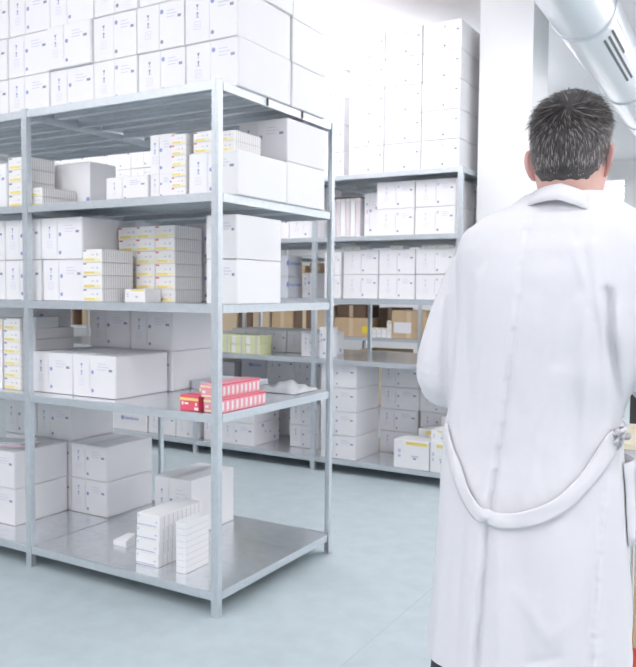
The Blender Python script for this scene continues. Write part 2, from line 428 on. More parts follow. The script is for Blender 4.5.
# --- medicine packs
def pack_mesh(w, d, h, kind):
    key = ('pack', round(w, 3), round(d, 3), round(h, 3), kind)
    if key in CACHE: return CACHE[key]
    base = {'yel': PACK, 'yred': PACK, 'red': RED, 'pink': PINK, 'white': CARDW, 'ygreen': YGRN, 'foil': FOIL, 'tape': CARDW, 'blue': CARDW}[kind]
    me = bevel_mesh(MB().box(-w/2, w/2, -d/2, d/2, 0, h, base).mesh('pack'), min(.002, h*.05))
    m = MB(); m.mats = [base]; Y = -d/2-.0004; X = w/2+.0004
    q = lambda a, b, c, e, mm: m.face([(a*w-w/2, Y, c*h), (b*w-w/2, Y, c*h), (b*w-w/2, Y, e*h), (a*w-w/2, Y, e*h)], mm)
    qs = lambda a, b, c, e, mm: m.face([(X, a*d-d/2, c*h), (X, b*d-d/2, c*h), (X, b*d-d/2, e*h), (X, a*d-d/2, e*h)], mm)
    if kind in ('yel', 'yred'):
        q(.08, .62, .10, .30, YEL); q(.62, .92, .10, .30, PALEY)
        q(.03, .20, .84, .96, REDM if kind == 'yred' else DARKP)
        q(.45, .60, .55, .62, PALE); q(.72, .80, .5, .68, PALE)
        n = max(6, int(d/.014))
        for i in range(1, n): qs(i/n-.012, i/n+.012, .06, .94, LINE)
        qs(0, 1, .955, 1, LINE)
    elif kind == 'red':
        q(0, 1, .66, .84, YEL); q(.10, .20, .36, .58, WHITEP); q(.26, .46, .40, .54, WHITEP); q(.78, 1, .06, .24, WHITEP); q(.84, .92, .34, .54, WHITEP)
    elif kind == 'pink':
        q(0, .9, .72, .86, PALEY); q(.1, .3, .3, .5, WHITEP); q(.1, .8, .05, .18, PALEY)
        n = 10
        for i in range(n): qs(i/n+.03, i/n+.075, .18, .76, WHITEP); qs(i/n+.03, i/n+.06, .10, .15, WHITEP)
        qs(0, 1, .86, .98, RED)
    elif kind == 'blue':
        q(.0, .85, .12, .17, BLUE); q(.05, .12, .7, .85, PALE); q(.8, .9, .42, .52, PALE)
        n = 10
        for i in range(1, n): qs(i/n-.006, i/n+.006, .05, .95, LINE)
    elif kind == 'white':
        for i in range(1, 8): qs(.02, .98, i/8-.004, i/8+.004, LINE); q(.1, .9, i/8-.004, i/8+.004, LINE)
    elif kind == 'ygreen':
        q(.05, .35, .1, .9, PACK); q(.7, .8, 0, 1, PALE)
        for i in range(1, 4): qs(0, 1, i/4-.006, i/4+.006, LINE)
    elif kind == 'foil':
        n = max(8, int(d/.012))
        for i in range(1, n): qs(i/n-.018, i/n+.018, .08, .9, LINE)
        qs(0, 1, .93, 1, LINE); q(0, 1, .93, 1, LINE)
    elif kind == 'tape':
        q(.35, .95, .84, .96, YEL); q(.5, .7, .42, .48, PALE); q(.55, .64, .34, .40, DARKP); q(.12, .2, .55, .68, PALE); q(.12, .2, .38, .48, PALE)
    if m.f:
        e = m.mesh('x'); bm = bmesh.new(); bm.from_mesh(me); bm.from_mesh(e); bm.to_mesh(me); bm.free()
        for k in m.mats[1:]: me.materials.append(k)
    CACHE[key] = me; return me
def pack(x0, x1, y0, y1, z0, h, kind, label, group=None, name='medicine_pack', rz=0):
    o = link(name, pack_mesh(x1-x0, y1-y0, h, kind), None, ((x0+x1)/2, (y0+y1)/2, z0)); o.rotation_euler = (0, 0, rz)
    tag(o, label, 'medicine pack', group); return o

# --- front rack, upper shelf
Z = LV['upper']+.001
lev = ['bottom', 'second from bottom', 'third from bottom', 'fourth from bottom', 'fifth from bottom', 'sixth from bottom']
for k in range(4):
    pack(-3.373, -3.228, 2.66, 2.83, Z+k*.0625, .061, 'yel', f'yellow-striped white pack, {lev[k] if k<3 else "topmost"} of the upper-shelf stack behind the left post', 'yellow-striped packs on the upper shelf')
carton(-3.68, -3.385, 2.66, 2.98, Z, Z+.225, 'white carton at the left edge of the upper shelf, left of the striped packs', None, 'B')
for k in range(2):
    pack(-3.205, -3.109, 2.645, 2.86, Z+k*.0445, .043, 'yel', f'low yellow-striped pack, {"lower" if k == 0 else "upper"} of two right of the left post, upper shelf', 'yellow-striped packs on the upper shelf')
carton(-3.30, -3.024, 2.875, 3.06, Z, Z+.24, 'greyish carton with small blue symbols standing behind the low packs, upper shelf', None, 'T', 'w')
G = 'small cartons on the upper shelf of the front rack'
carton(-2.754, -2.491, 2.72, 3.02, Z, Z+.117, 'low white carton left of the other low carton on the upper front-rack shelf', G, 'A')
carton(-2.482, -2.343, 2.725, 3.0, Z, Z+.118, 'narrow low white carton under the upright carton on the upper shelf', G, 'A')
carton(-2.505, -2.365, 2.75, 3.02, Z+.1195, Z+.30, 'upright white carton with blue symbols standing on a low carton, upper shelf', G, 'A')
for k in range(6):
    pack(-2.335, -2.253, 2.70, 2.90, Z+k*.0465, .0455, 'yred', f'red-and-yellow marked pack, {lev[k] if k<5 else "topmost"} of the upper-shelf column left of the big carton', 'red and yellow marked packs on the upper shelf')
carton(-2.246, -1.980, 2.712, 3.095, Z, Z+.189, 'bright white carton at the front right of the upper shelf behind the corner post', 'large cartons on the upper shelf', 'A', 'b')
carton(-2.25, -1.985, 3.103, 3.46, Z, Z+.196, 'white carton at the rear right of the upper shelf, under another carton', 'large cartons on the upper shelf', 'A', 'b')
carton(-2.262, -1.985, 3.106, 3.465, Z+.198, Z+.398, 'white carton on the rear right carton of the upper shelf, touching the shelf above', 'large cartons on the upper shelf', 'A')
for k in range(2):
    pack(-2.228, -2.128, 2.722, 2.90, Z+.191+k*.0465, .0455, 'yred', f'red-and-yellow pack, {"lower" if k == 0 else "upper"} of two left of the corner post, on a big carton', 'red and yellow marked packs on the upper shelf')
    pack(-2.120, -2.02, 2.74, 2.94, Z+.191+k*.0445, .0435, 'yred', f'red-and-yellow pack, {"lower" if k == 0 else "upper"} of two right behind the corner post, on a big carton', 'red and yellow marked packs on the upper shelf')

# --- front rack, middle shelf
Z = LV['middle']+.001
G = 'white cartons on the middle shelf of the front rack'
def two(x0, x1, y, h, d, who, design='A', tone='w', off=0, g=G, zb=None):
    z = zb if zb is not None else Z
    carton(x0, x1, y, y+d, z, z+h, f'white carton, lower of {who}', g, design, tone)
    carton(x0+off, x1+off, y, y+d, z+h+.002, z+h*2+.002, f'white carton, upper of {who}', g, design, tone)
two(-3.68, -3.405, 2.66, .2, .37, 'the pair at far left edge of the middle shelf', 'A')
two(-3.40, -3.138, 2.66, .2, .37, 'the pair behind the left post on the middle shelf', 'A')
two(-3.125, -2.842, 2.66, .2, .37, 'the middle-shelf pair just right of the left post', 'A', off=-.008)
for k in range(4):
    pack(-2.812, -2.688, 2.625, 2.828, Z+k*.0612, .060, 'yel', f'yellow-striped pack, {lev[k] if k<3 else "topmost"} of the front four-pack stack on the middle shelf', 'yellow-striped packs on the middle shelf')
for c, (xa, xb) in enumerate(((-2.834, -2.700), (-2.697, -2.577), (-2.574, -2.452))):
    for k in range(6):
        who = ['left', 'centre', 'right'][c]
        dy = (.02 if c == 0 else 0)+jit(.003)
        pack(xa, xb, 2.86+dy, 3.062+dy, Z+k*.0607, .0597, 'yred', f'red-and-yellow pack, {lev[k] if k<5 else "topmost"} of the {who} of three columns, middle shelf', 'red and yellow marked packs on the middle shelf')
pack(-2.655, -2.525, 2.735, 2.845, Z, .060, 'tape', 'small white pack with yellow top edge lying before the red-and-yellow columns, middle shelf', None)
carton(-2.15, -1.985, 2.715, 3.06, Z, Z+.192, 'white carton, lower of two behind the corner post on the middle shelf', G, 'A', 'b')
carton(-2.15, -1.985, 2.712, 3.06, Z+.194, Z+.384, 'white carton, upper of two behind the corner post on the middle shelf', G, 'A', 'w')
two(-2.60, -2.30, 3.105, .195, .37, 'the pair hidden behind the red-and-yellow packs, middle shelf', 'A')

# --- front rack, lower shelf
Z = LV['lower']+.001
G = 'white cartons on the lower shelf of the front rack'
for k in range(6):
    pack(-3.452, -3.325, 2.68, 2.86, Z+k*.0618, .0605, 'yel', f'yellow-striped pack, {lev[k] if k<5 else "topmost"} of the lower-shelf stack left of the left post', 'yellow-striped packs on the lower shelf')
pack(-3.62, -3.465, 2.68, 2.86, Z, .365, 'tape', 'tall white pack at left edge of the lower shelf, left of the striped stack', None)
carton(-3.86, -3.575, 2.93, 3.25, Z, Z+.43, 'white carton with small symbols behind the striped stack at the lower-shelf left edge', G, 'TS')
carton(-3.252, -2.967, 2.70, 3.068, Z, Z+.203, 'white carton at front of the lower shelf, right beside the left post', G, 'AX')
carton(-2.963, -2.679, 2.70, 3.068, Z, Z+.203, 'white carton at front of the lower shelf, second from the left post', G, 'AX')
carton(-3.252, -2.967, 3.08, 3.448, Z, Z+.205, 'white carton under the left of two raised rear cartons, lower shelf', G, 'A')
carton(-2.963, -2.66, 3.08, 3.448, Z, Z+.205, 'white carton under the right of two raised rear cartons, lower shelf', G, 'A')
carton(-3.25, -2.953, 3.085, 3.45, Z+.207, Z+.41, 'white carton, left of the two raised on the rear row of the lower shelf', G, 'A')
carton(-2.949, -2.662, 3.085, 3.45, Z+.207, Z+.41, 'white carton, right of the two raised on the rear row of the lower shelf', G, 'A')
carton(-3.318, -3.256, 2.70, 3.068, Z, Z+.203, 'narrow white carton behind the left post on the lower shelf, under grey packs', G, 'X')
for k, d_ in enumerate((.255, .255, .155)):
    pack(-3.314+k*.001, -3.243+k*.001, 2.706, 2.706+d_, Z+.2045+k*.058, .0565, 'foil', f'grey flat pack, {("lowest","middle","topmost")[k]} of three stacked on the lower-shelf carton by left post', 'grey flat packs on the lower shelf')
GR = 'red packs on the lower shelf'
pack(-2.232, -2.13, 2.635, 2.725, Z, .066, 'red', 'red pack with yellow band, leftmost of the red packs on the lower shelf', GR)
pack(-2.105, -2.015, 2.64, 2.985, Z, .061, 'pink', 'pink and white pack, lowest right of the red packs, behind the corner post', GR)
pack(-2.125, -2.035, 2.645, 2.965, Z+.062, .060, 'pink', 'pink and white pack, topmost of the red packs on the lower shelf', GR)
pack(-2.205, -2.13, 2.735, 3.02, Z, .10, 'pink', 'pink pack standing behind the leftmost red pack on the lower shelf', GR)
mb = MB(); mb.box(-.15, .15, -.14, .14, 0, .045, GREYC); o = link('flat_carton', bevel_mesh(mb.mesh('flat_carton'), .002), None, (-2.50, 3.36, Z))
tag(o, 'flat grey carton lying behind the red packs on the lower shelf', 'box'); mb = MB(); mb.box(-.02, .02, -.139, .139, .045, .0455, TAPE); mb.build('tape', o)
# crumpled plastic film behind
mb = MB(); N = 18; R = []
for i in range(N+1):
    row = []
    for j in range(N+1):
        a, b = i/N, j/N
        z = .004+.05*math.sin(a*math.pi)**.8*(.55+.45*math.sin(b*2.6+.4))*(.8+.2*math.sin(9*a+5*b))+.006*math.sin(23*a+11*b)
        if i in (0, N) or j in (0, N): z = .002
        row.append((a*.27-.135, b*.24-.12, max(z, .001)))
    R.append(row)
mb.rings(R, FILM, close=False); o = mb.build('plastic_film', loc=(-2.205, 3.44, Z)); tag(o, 'crumpled white plastic film lying at the rear right of the lower shelf', 'film')

# --- front rack, bottom shelf
Z = LV['bottom']+.001
G = 'white cartons on the bottom shelf of the front rack'
two(-3.79, -3.505, 2.78, .2, .365, 'the front pair left of the left post, bottom shelf', 'A', zb=Z, g=G)
two(-3.762, -3.485, 3.155, .2, .335, 'the hidden rear-left pair under the raised carton, bottom shelf', 'A', zb=Z, g=G)
carton(-3.765, -3.482, 3.152, 3.49, Z+.405, Z+.608, 'white carton raised third at the rear left of the bottom shelf, behind left post', G, 'A')
carton(-4.055, -3.772, 3.152, 3.49, Z+.405, Z+.608, 'white carton raised third at the rear of the bottom shelf, left frame edge', G, 'A')
two(-4.055, -3.772, 3.155, .2, .335, 'the hidden rear pair at the left frame edge, bottom shelf', 'A', zb=Z, g=G)
two(-3.478, -3.196, 3.15, .2, .37, 'the rear pair right of the left post, bottom shelf', 'AX', zb=Z, g=G)
carton(-2.823, -2.575, 3.126, 3.50, Z, Z+.298, 'upright white carton with taped top standing near the bottom shelf rear', G, 'AX')
for k in range(4):
    pack(-2.557+k*.003, -2.417+k*.003, 2.70, 3.015, Z+k*.0612, .0602, 'blue', f'white pack with blue line, {lev[k] if k<3 else "topmost"} of the four-high stack on the bottom shelf', 'white packs on the bottom shelf')
pack(-2.318, -2.262, 2.705, 2.88, Z, .236, 'white', 'tall white bundle of small packs right of the stack on bottom shelf', None, 'pack_bundle', .04)
mb = MB(); mb.rings([[(-.06, -.03, 0), (.03, -.035, 0), (.03, .03, 0), (-.05, .04, 0)], [(-.06, -.03, .022), (.03, -.035, .03), (.03, .03, .055), (-.02, .035, .05)]], CARDW, cap0=True, cap1=True, smooth=False)
o = mb.build('torn_flap', loc=(-2.78, 2.87, Z)); tag(o, 'small torn white carton piece left of the pack stack on bottom shelf', 'carton piece')
mb = MB(); mb.box(-.05, .04, -.028, -.0275, .008, .011, PALE); mb.build('fold_line', o)
# booklets on the left carton pair
for k, (dx, dz, c) in enumerate(((0, 0, BLUE), (.03, .010, REDM), (-.01, .020, BLUE))):
    m = MB().box(-.10, .10, -.07, .07, 0, .009, PAPER).box(-.10, .10, -.0706, -.07, .003, .0055, c)
    m.face([(.1003, -.07, .003), (.1003, .07, .003), (.1003, .07, .0055), (.1003, -.07, .0055)], c)
    o = m.build('booklet', loc=(-3.66+dx, 2.90, Z+.4035+dz)); o.rotation_euler = (0, 0, .5-.12*k)
    tag(o, f'white booklet, {("lowest","middle","topmost")[k]} of three on the bottom-shelf cartons at left', 'booklet', 'booklets on the left cartons')

# ------------------------------------------------------------------ back rack contents
def grid(xs, y, d, z, h, n, where, group, design='A', tone='w', depthjit=.004, cols=None):
    rn = {2: ['bottom', 'top'], 3: ['bottom', 'middle', 'top'], 4: ['bottom', 'second', 'third', 'top'], 5: ['bottom', 'second', 'middle', 'fourth', 'top'], 1: ['only']}[n]
    for k in range(n):
        for c in range(len(xs)-1):
            nm = (cols or ['leftmost', 'second', 'third', 'fourth', 'fifth', 'sixth'])[c]
            dy = jit(depthjit)
            nmw = f'{nm} in ' if nm else ''
            carton(xs[c]+.003, xs[c+1]-.003, y+dy, y+d+dy, z+k*(h+.002), z+k*(h+.002)+h, f'white carton, {nmw}{rn[k]} row, {where}', group, design, tone)
T = LV['top']+.001
grid([-2.80, -2.508, -2.216, -1.926], 5.235, .40, T, .2025, 5, 'right-hand stack atop the back rack', 'cartons on top of the back rack', 'B', cols=['left', 'middle', 'right'])
for k in range(5): carton(-2.213, -1.929, 5.645, 5.99, T+k*.2045, T+k*.2045+.2025, f'white carton, {["bottom","second","middle","fourth","top"][k]} row, rear column at the right end atop the back rack', 'cartons on top of the back rack', 'B')
grid([-3.50, -3.19, -2.90], 5.35, .40, T, .2025, 4, 'shorter stack atop the back rack', 'cartons on top of the back rack', 'B', cols=['left', 'right'])
grid([-6.46, -6.16, -5.87, -5.58, -5.29, -5.0, -4.7], 5.24, .40, T, .2025, 3, 'atop the back rack at left', 'cartons on top of the back rack', 'B')
grid([-4.66, -4.37, -4.08, -3.79, -3.51], 5.24, .40, T, .2025, 3, 'atop the back rack behind the front rack', 'cartons on top of the back rack', 'B')
# upper shelf
U = LV['upper']+.001
grid([-2.572, -2.262, -1.952], 5.25, .40, U, .195, 2, 'upper shelf of the back rack near the pillar', 'cartons on the upper back shelf', 'B', cols=['left', 'right'])
for k in range(3): carton(-2.23, -1.935, 5.68, 6.05, U+k*.128, U+k*.128+.126, f'low white carton, {["bottom","middle","top"][k]} of three at the rear right of the upper back shelf', 'cartons on the upper back shelf', 'B')
for k in range(6):
    x = -2.985+k*.043
    m = MB().box(-.019, .019, -.15, .15, 0, .30, CARD).box(-.019, .019, -.1503, -.15, .02, .28, FILEP if k % 2 else PAPER).box(-.019, .019, -.15, .15, .30, .312, DBROWN)
    o = m.build('file_box', loc=(x, 5.49, U)); tag(o, f'slim upright file box with brown top, {ORD[k]} from left, upper back-rack shelf', 'file', 'slim files on the upper back shelf')
carton(-2.715, -2.60, 5.34, 5.70, U, U+.33, 'narrow upright white carton right of the slim files on the upper back shelf', None, 'AX')
grid([-3.62, -3.34, -3.07], 5.26, .38, U, .2, 2, 'upper back-rack shelf seen past front rack side', 'cartons on the upper back shelf', 'B', cols=['left', 'right'])
grid([-4.20, -3.92, -3.64], 5.28, .38, U, .2, 2, 'upper back-rack shelf hidden behind the front rack', 'cartons on the upper back shelf', 'B', cols=['left', 'right'])
# middle shelf
Mz = LV['middle']+.001
grid([-2.845, -2.545, -2.25, -1.955], 5.25, .38, Mz, .181, 2, 'middle shelf of the back rack', 'cartons on the middle back shelf', 'B', cols=['left', 'middle', 'right'])
two(-2.99, -2.855, 5.22, .175, .36, 'the narrow pair right of the middle post, middle back shelf', 'B', zb=Mz, g='cartons on the middle back shelf')
for k, (x, wd) in enumerate(((-2.80, .16), (-2.42, .10), (-2.12, .2))):
    o = link('flat_pack', pack_mesh(wd, .12, .028, 'ygreen' if k == 9 else 'tape'), None, (x, 5.35, Mz+.367)); tag(o, f'low flat pack, {ORD[k]} from left, on top of the middle back-shelf cartons', 'medicine pack', 'flat packs on the middle back shelf')
for k in range(2): carton(-3.72, -3.33, 5.235, 5.45, Mz+k*.17, Mz+k*.17+.168, f'grey carton with blue lettering on its side, {"lower" if k == 0 else "upper"} of two, middle back shelf', 'lettered grey cartons', 'L', 'g')
carton(-3.30, -3.16, 5.4, 5.7, Mz, Mz+.20, 'small white carton right of the lettered grey cartons, left of the post', None, 'A')
m = pack_mesh(.12, .14, .05, 'foil'); o = link('brown_pack', MB().box(-.05, .05, -.05, .05, 0, .08, BROWN).box(-.05, .05, -.0503, -.05, .03, .05, BROWNL).mesh('brown_pack'), None, (-3.21, 5.5, Mz+.2015)); tag(o, 'small brown pack on the small white carton left of the middle post', 'box')
# lower shelf (open, rear visible) and its left bay
Lz = LV['lower']+.001
GY = 'yellow-green packs on the lower back shelf'
for c in range(3):
    for k in range(2):
        if c == 2 and k == 1: pass
        pack(-4.02+c*.145, -3.88+c*.145+.0, 5.22, 5.40, Lz+k*.0755+.0, .0745, 'ygreen', f'yellow-green pack, {["left","middle","right"][c]} column, {["bottom","top"][k]} layer, lower back-rack shelf', GY)
grid([-4.12, -3.83, -3.54, -3.25], 5.55, .38, Lz, .185, 1, 'behind the yellow-green packs on lower back shelf', 'cartons on the lower back shelf', 'B', cols=['left', 'centre', 'right'])
carton(-3.24, -3.05, 5.30, 5.66, Lz, Lz+.185, 'white carton beside the middle back post on the lower back shelf', 'cartons on the lower back shelf', 'AS')
carton(-3.036, -2.945, 5.23, 5.36, Lz, Lz+.24, 'narrow white carton just right of the middle back-rack post, lower shelf', 'cartons on the lower back shelf', 'A')
# bottom shelf of the back rack
Bz = LV['bottom']+.001
GB = 'cartons on the bottom back shelf'
def col4(x0, x1, y, d, h, where, design='A', n=4):
    for k in range(n):
        dx = jit(.006)
        carton(x0+dx, x1+dx, y, y+d, Bz+k*(h+.002), Bz+k*(h+.002)+h, f'white carton, {["bottom","second","third","top"][k]} of {where}', GB, design)
col4(-3.01, -2.705, 5.215, .40, .181, 'the front stack just right of the middle back post')
col4(-2.70, -2.368, 5.63, .37, .175, 'the rear middle stack on the bottom back shelf')
col4(-2.355, -2.06, 5.63, .37, .175, 'the rear right stack on the bottom back shelf')
col4(-2.045, -1.93, 5.63, .37, .175, 'the narrow rear stack by the pillar, bottom back shelf')
pack(-2.375, -2.098, 5.195, 5.40, Bz, .205, 'tape', 'white carton with yellow tape at the front right of bottom back shelf', None, 'taped_carton')
pack(-2.088, -1.945, 5.19, 5.38, Bz, .21, 'tape', 'small white taped carton beside the man at the front right, bottom back shelf', None, 'taped_carton')
pack(-2.088, -1.945, 5.20, 5.38, Bz+.212, .09, 'tape', 'small white pack on the right taped carton, bottom back shelf', None, 'taped_carton')
pack(-2.28, -2.10, 5.42, 5.585, Bz, .26, 'tape', 'white carton standing behind the taped carton, bottom back shelf', None, 'taped_carton')
for k in range(2): pack(-2.165, -1.96, 5.40 if k else 5.41, 5.58, Bz+.264+k*.062, .06, 'yel', f'yellow-striped pack, {"lower" if k == 0 else "upper"} of two behind taped cartons, bottom back shelf', 'striped packs on the bottom back shelf') if 0 else None
pack(-2.09, -1.95, 5.40, 5.58, Bz, .37, 'tape', 'tall white carton with yellow stripe behind the small taped carton', None, 'taped_carton')
# left bay of the back rack, bottom shelf
for k in range(2):
    carton(-3.99, -3.655, 5.24, 5.62, Bz+k*.187, Bz+k*.187+.185, f'white carton, {"lower" if k == 0 else "upper"} of the front pair at centre, bottom back shelf', GB, 'AS')
    carton(-4.20+.01, -4.0, 5.26, 5.62, Bz+k*.187, Bz+k*.187+.185, f'white carton, {"lower" if k == 0 else "upper"} of the pair right of the second back post', GB, 'A')
    carton(-3.42, -3.14, 5.42, 5.78, Bz+k*.187, Bz+k*.187+.185, f'white carton, {"lower" if k == 0 else "upper"} of the pair left of the middle post, bottom back shelf', GB, 'A')
for k in range(4):
    for j in range(3):
        z0 = Bz+j*.24
        carton(-4.192+k*.288, -3.908+k*.288, 5.80, 6.122, z0, z0+.238, f'greyish carton, {["leftmost","second","third","rightmost"][k]} of four rear columns, {["bottom","middle","top"][j]} layer, bottom back shelf', GB, 'G' if k == 0 else 'A', 'g' if k == 0 else 'w')
# far-left bays
carton(-5.30, -4.83, 5.25, 5.6, Bz, Bz+.20, 'long white carton with blue lettering behind the rear left post, back rack', GB, 'G')
carton(-4.81, -4.50, 5.25, 5.6, Bz, Bz+.20, 'white carton left of the second back post, bottom shelf, seen under the shelf', GB, 'AS')
carton(-4.49, -4.26, 5.25, 5.6, Bz, Bz+.20, 'white carton touching the second back post, bottom shelf, seen under the shelf', GB, 'B')
carton(-4.68, -4.40, 5.25, 5.6, Bz+.202, Bz+.40, 'white carton on the two cartons by the second back post', GB, 'A')

carton(-4.62, -4.27, 5.80, 6.12, Bz, Bz+.62, 'tall white carton at the rear left of the second back post, bottom back shelf', GB, 'A')

# ------------------------------------------------------------------ distant rack with brown cartons
def bcarton(x0, x1, y0, y1, z0, z1, label, m=BROWN, white=None, yel=None):
    b = bevel_mesh(MB().box(-(x1-x0)/2, (x1-x0)/2, -(y1-y0)/2, (y1-y0)/2, 0, z1-z0, m).mesh('brown_carton'), .004)
    o = link('brown_carton', b, None, ((x0+x1)/2, (y0+y1)/2, z0)); tag(o, label, 'box', 'brown cartons on the distant rack')
    t = MB().box(-.025, .025, -(y1-y0)/2-.0006, -(y1-y0)/2, 0.005, z1-z0-.005, BROWNL); t.build('tape', o)
    if white:
        a, c, d, e = white; MB().box(a, c, -(y1-y0)/2-.0012, -(y1-y0)/2-.0007, d, e, PAPER).build('paper_label', o)
    if yel:
        a, c, d, e = yel; MB().box(a, c, -(y1-y0)/2-.0012, -(y1-y0)/2-.0007, d, e, LYEL).build('paper_label', o)
    return o
z = LV['lower']+.001; y = R3Y+.04
bcarton(-3.655, -3.245, y, y+.4, z, z+.31, 'large brown carton with a white paper label, right on the distant rack shelf', BROWN, white=(-.18, .03, .06, .18))
bcarton(-4.40, -3.95, y+.02, y+.4, z, z+.21, 'brown carton with a yellow label, behind the right bay of the back rack', BROWN, yel=(.14, .21, .04, .12))
bcarton(-4.38, -4.0, y+.05, y+.4, z+.212, z+.36, 'dark brown carton on the yellow-labelled brown carton, distant rack', DBROWN)
bcarton(-3.93, -3.66, y+.25, y+.6, z, z+.33, 'dark brown carton behind the small white packs on the distant rack', DBROWN)
for k in range(4):
    pack(-3.90+k*.062, -3.843+k*.062, y, y+.12, z, .105 if k < 3 else .19, 'tape', f'small white pack, {ORD[k]} from left, beside the large brown carton, distant rack', 'small white packs on the distant rack')
names = ['tan', 'dark', 'pale tan', 'tan', 'dark', 'tan', 'pale tan', 'tan']
for i, (x0, x1, h, m, lab) in enumerate(((-6.05, -5.78, .34, BROWNL, 'light brown carton at the left of the distant cartons seen through the front bay'), (-5.76, -5.56, .34, DBROWN, 'dark brown carton between two light brown ones on the distant rack'),
        (-5.54, -5.30, .34, BROWNL, 'light brown carton right of the dark one on the distant rack'), (-5.26, -4.96, .34, BROWN, 'mid brown carton at the centre of the distant shelf'), (-4.94, -4.66, .30, DBROWN, 'dark brown carton right of centre on the distant shelf'), (-4.64, -4.42, .34, BROWNL, 'pale brown carton behind the middle back post on the distant shelf'),
        (-9.3, -8.80, .32, BROWN, 'orange brown carton at far left of the distant rack'), (-8.78, -8.66, .40, DBROWN, 'narrow dark brown carton at the far left of the distant rack'), (-8.5, -8.2, .30, BROWN, 'brown carton right of the narrow dark one, far left of distant rack'))):
    bcarton(x0, x1, y+.02, y+.4, z, z+h, lab, m)
for k in range(2): pack(-4.92+k*.12, -4.815+k*.12, y-.02, y+.015, z, .10, 'tape', f'white pack, {["left","right"][k]} of two before the dark brown carton, distant rack', 'white packs before the dark carton') if 0 else None
z = LV['bottom']+.001
for k in range(7):
    bcarton(-6.3+k*.56, -5.80+k*.56, y+.02, y+.4, z, z+.62-.08*(k % 2), f'brown carton, {ORD[k]} from left, on the bottom shelf of the distant rack', DBROWN if k % 2 else BROWN)
z = LV['middle']+.001
for k in range(6):
    bcarton(-6.5+k*.60, -6.0+k*.60, y+.02, y+.4, z, z+.35, f'brown carton, {ORD[k]} from left, on the middle shelf of the distant rack', DBROWN if k % 3 == 1 else BROWN)

# ------------------------------------------------------------------ packing table right of the man
tb = empty('packing_table', (.40, 3.05, .037)); tag(tb, 'packing table with cream top at the right edge of the photo beside the man', 'table')
MB().box(-.85, .85, -.35, .35, .82, .85, WOODE).box(-.85, .85, -.35, .35, .85, .868, CREAM).build('tabletop', tb)
for sx in (-.80, .80):
    for sy in (-.30, .30): MB().box(sx-.02, sx+.02, sy-.02, sy+.02, -.037, .82, METAL).build('leg', tb)
bcx = bevel_mesh(MB().box(-.25, .25, -.2, .2, 0, .42, BROWN).mesh('brown_carton'), .004)
o = link('brown_carton', bcx, None, (-.14, 3.08, .1515)); tag(o, 'brown carton under the packing table at the right frame edge', 'box'); MB().box(-.025, .025, -.199, .199, .42, .4206, BROWNL).build('tape', o)
mb = MB(); mb.box(-.28, .28, -.19, .19, 0, .012, REDC); mb.box(-.28, .28, -.19, -.178, .012, .15, REDC); mb.box(-.28, .28, .178, .19, .012, .15, REDC); mb.box(-.28, -.268, -.178, .178, .012, .15, REDC); mb.box(.268, .28, -.178, .178, .012, .15, REDC)
o = mb.build('red_crate', loc=(-.14, 3.08, .001)); tag(o, 'red plastic crate on the floor under the packing table', 'crate'); MB().box(-.284, .284, -.194, -.19, .13, .15, REDC).build('rim', o)
sc = empty('monitor', (-.175, 3.06, .906)); tag(sc, 'black monitor standing on the packing table at the right frame edge', 'monitor')
MB().box(-.27, .27, -.015, .02, .013, .38, BLACK).build('screen', sc); MB().box(-.03, .03, .021, .035, .012, .20, BLACK).build('stand', sc); MB().box(-.12, .12, -.06, .10, 0, .012, BLACK).build('base', sc)

# ------------------------------------------------------------------ the man
OX, OY = -0.41, 1.69
def lerp(a, b, t): return a+(b-a)*t
def interp(tab, z):
    if z >= tab[0][0]: return tab[0][1:]
    for i in range(len(tab)-1):
        z0, z1 = tab[i][0], tab[i+1][0]
        if z <= z0 and z >= z1:
            t = (z0-z)/(z0-z1); t = t*t*(3-2*t)*.5+t*.5
            return [lerp(a, b, t) for a, b in zip(tab[i][1:], tab[i+1][1:])]
    return tab[-1][1:]
def sell(cx, cy, hx, hyb, hyf, z, n=64, e=2.4):
    out = []
    for j in range(n):
        t = 2*math.pi*j/n; c, s = math.cos(t), math.sin(t)
        x = hx*math.copysign(abs(c)**(2/e), c); y = (hyf if s > 0 else hyb)*math.copysign(abs(s)**(2/e), s)
        out.append((cx+x, cy+y, z))
    return out
def evalmesh(o, name):
    dg = bpy.context.evaluated_depsgraph_get(); dg.update()
    me = bpy.data.meshes.new_from_object(o.evaluated_get(dg)); me.name = name
    return me
def remeshed(me, voxel, smooth, name):
    o = bpy.data.objects.new('tmp', me); COL.objects.link(o)
    m = o.modifiers.new('r', 'REMESH'); m.mode = 'VOXEL'; m.voxel_size = voxel
    if smooth:
        s_ = o.modifiers.new('s', 'SMOOTH'); s_.iterations = smooth; s_.factor = .5
    bpy.context.view_layer.update()
    r_ = evalmesh(o, name); bpy.data.objects.remove(o); return r_
man = empty('person', (OX, OY, 0))
tag(man, 'grey-haired person in a long white lab coat standing with back to the camera', 'person')
def toman(me):           # world coords -> man-local coords
    for v in me.vertices: v.co.x -= OX; v.co.y -= OY
    me.update(); return me

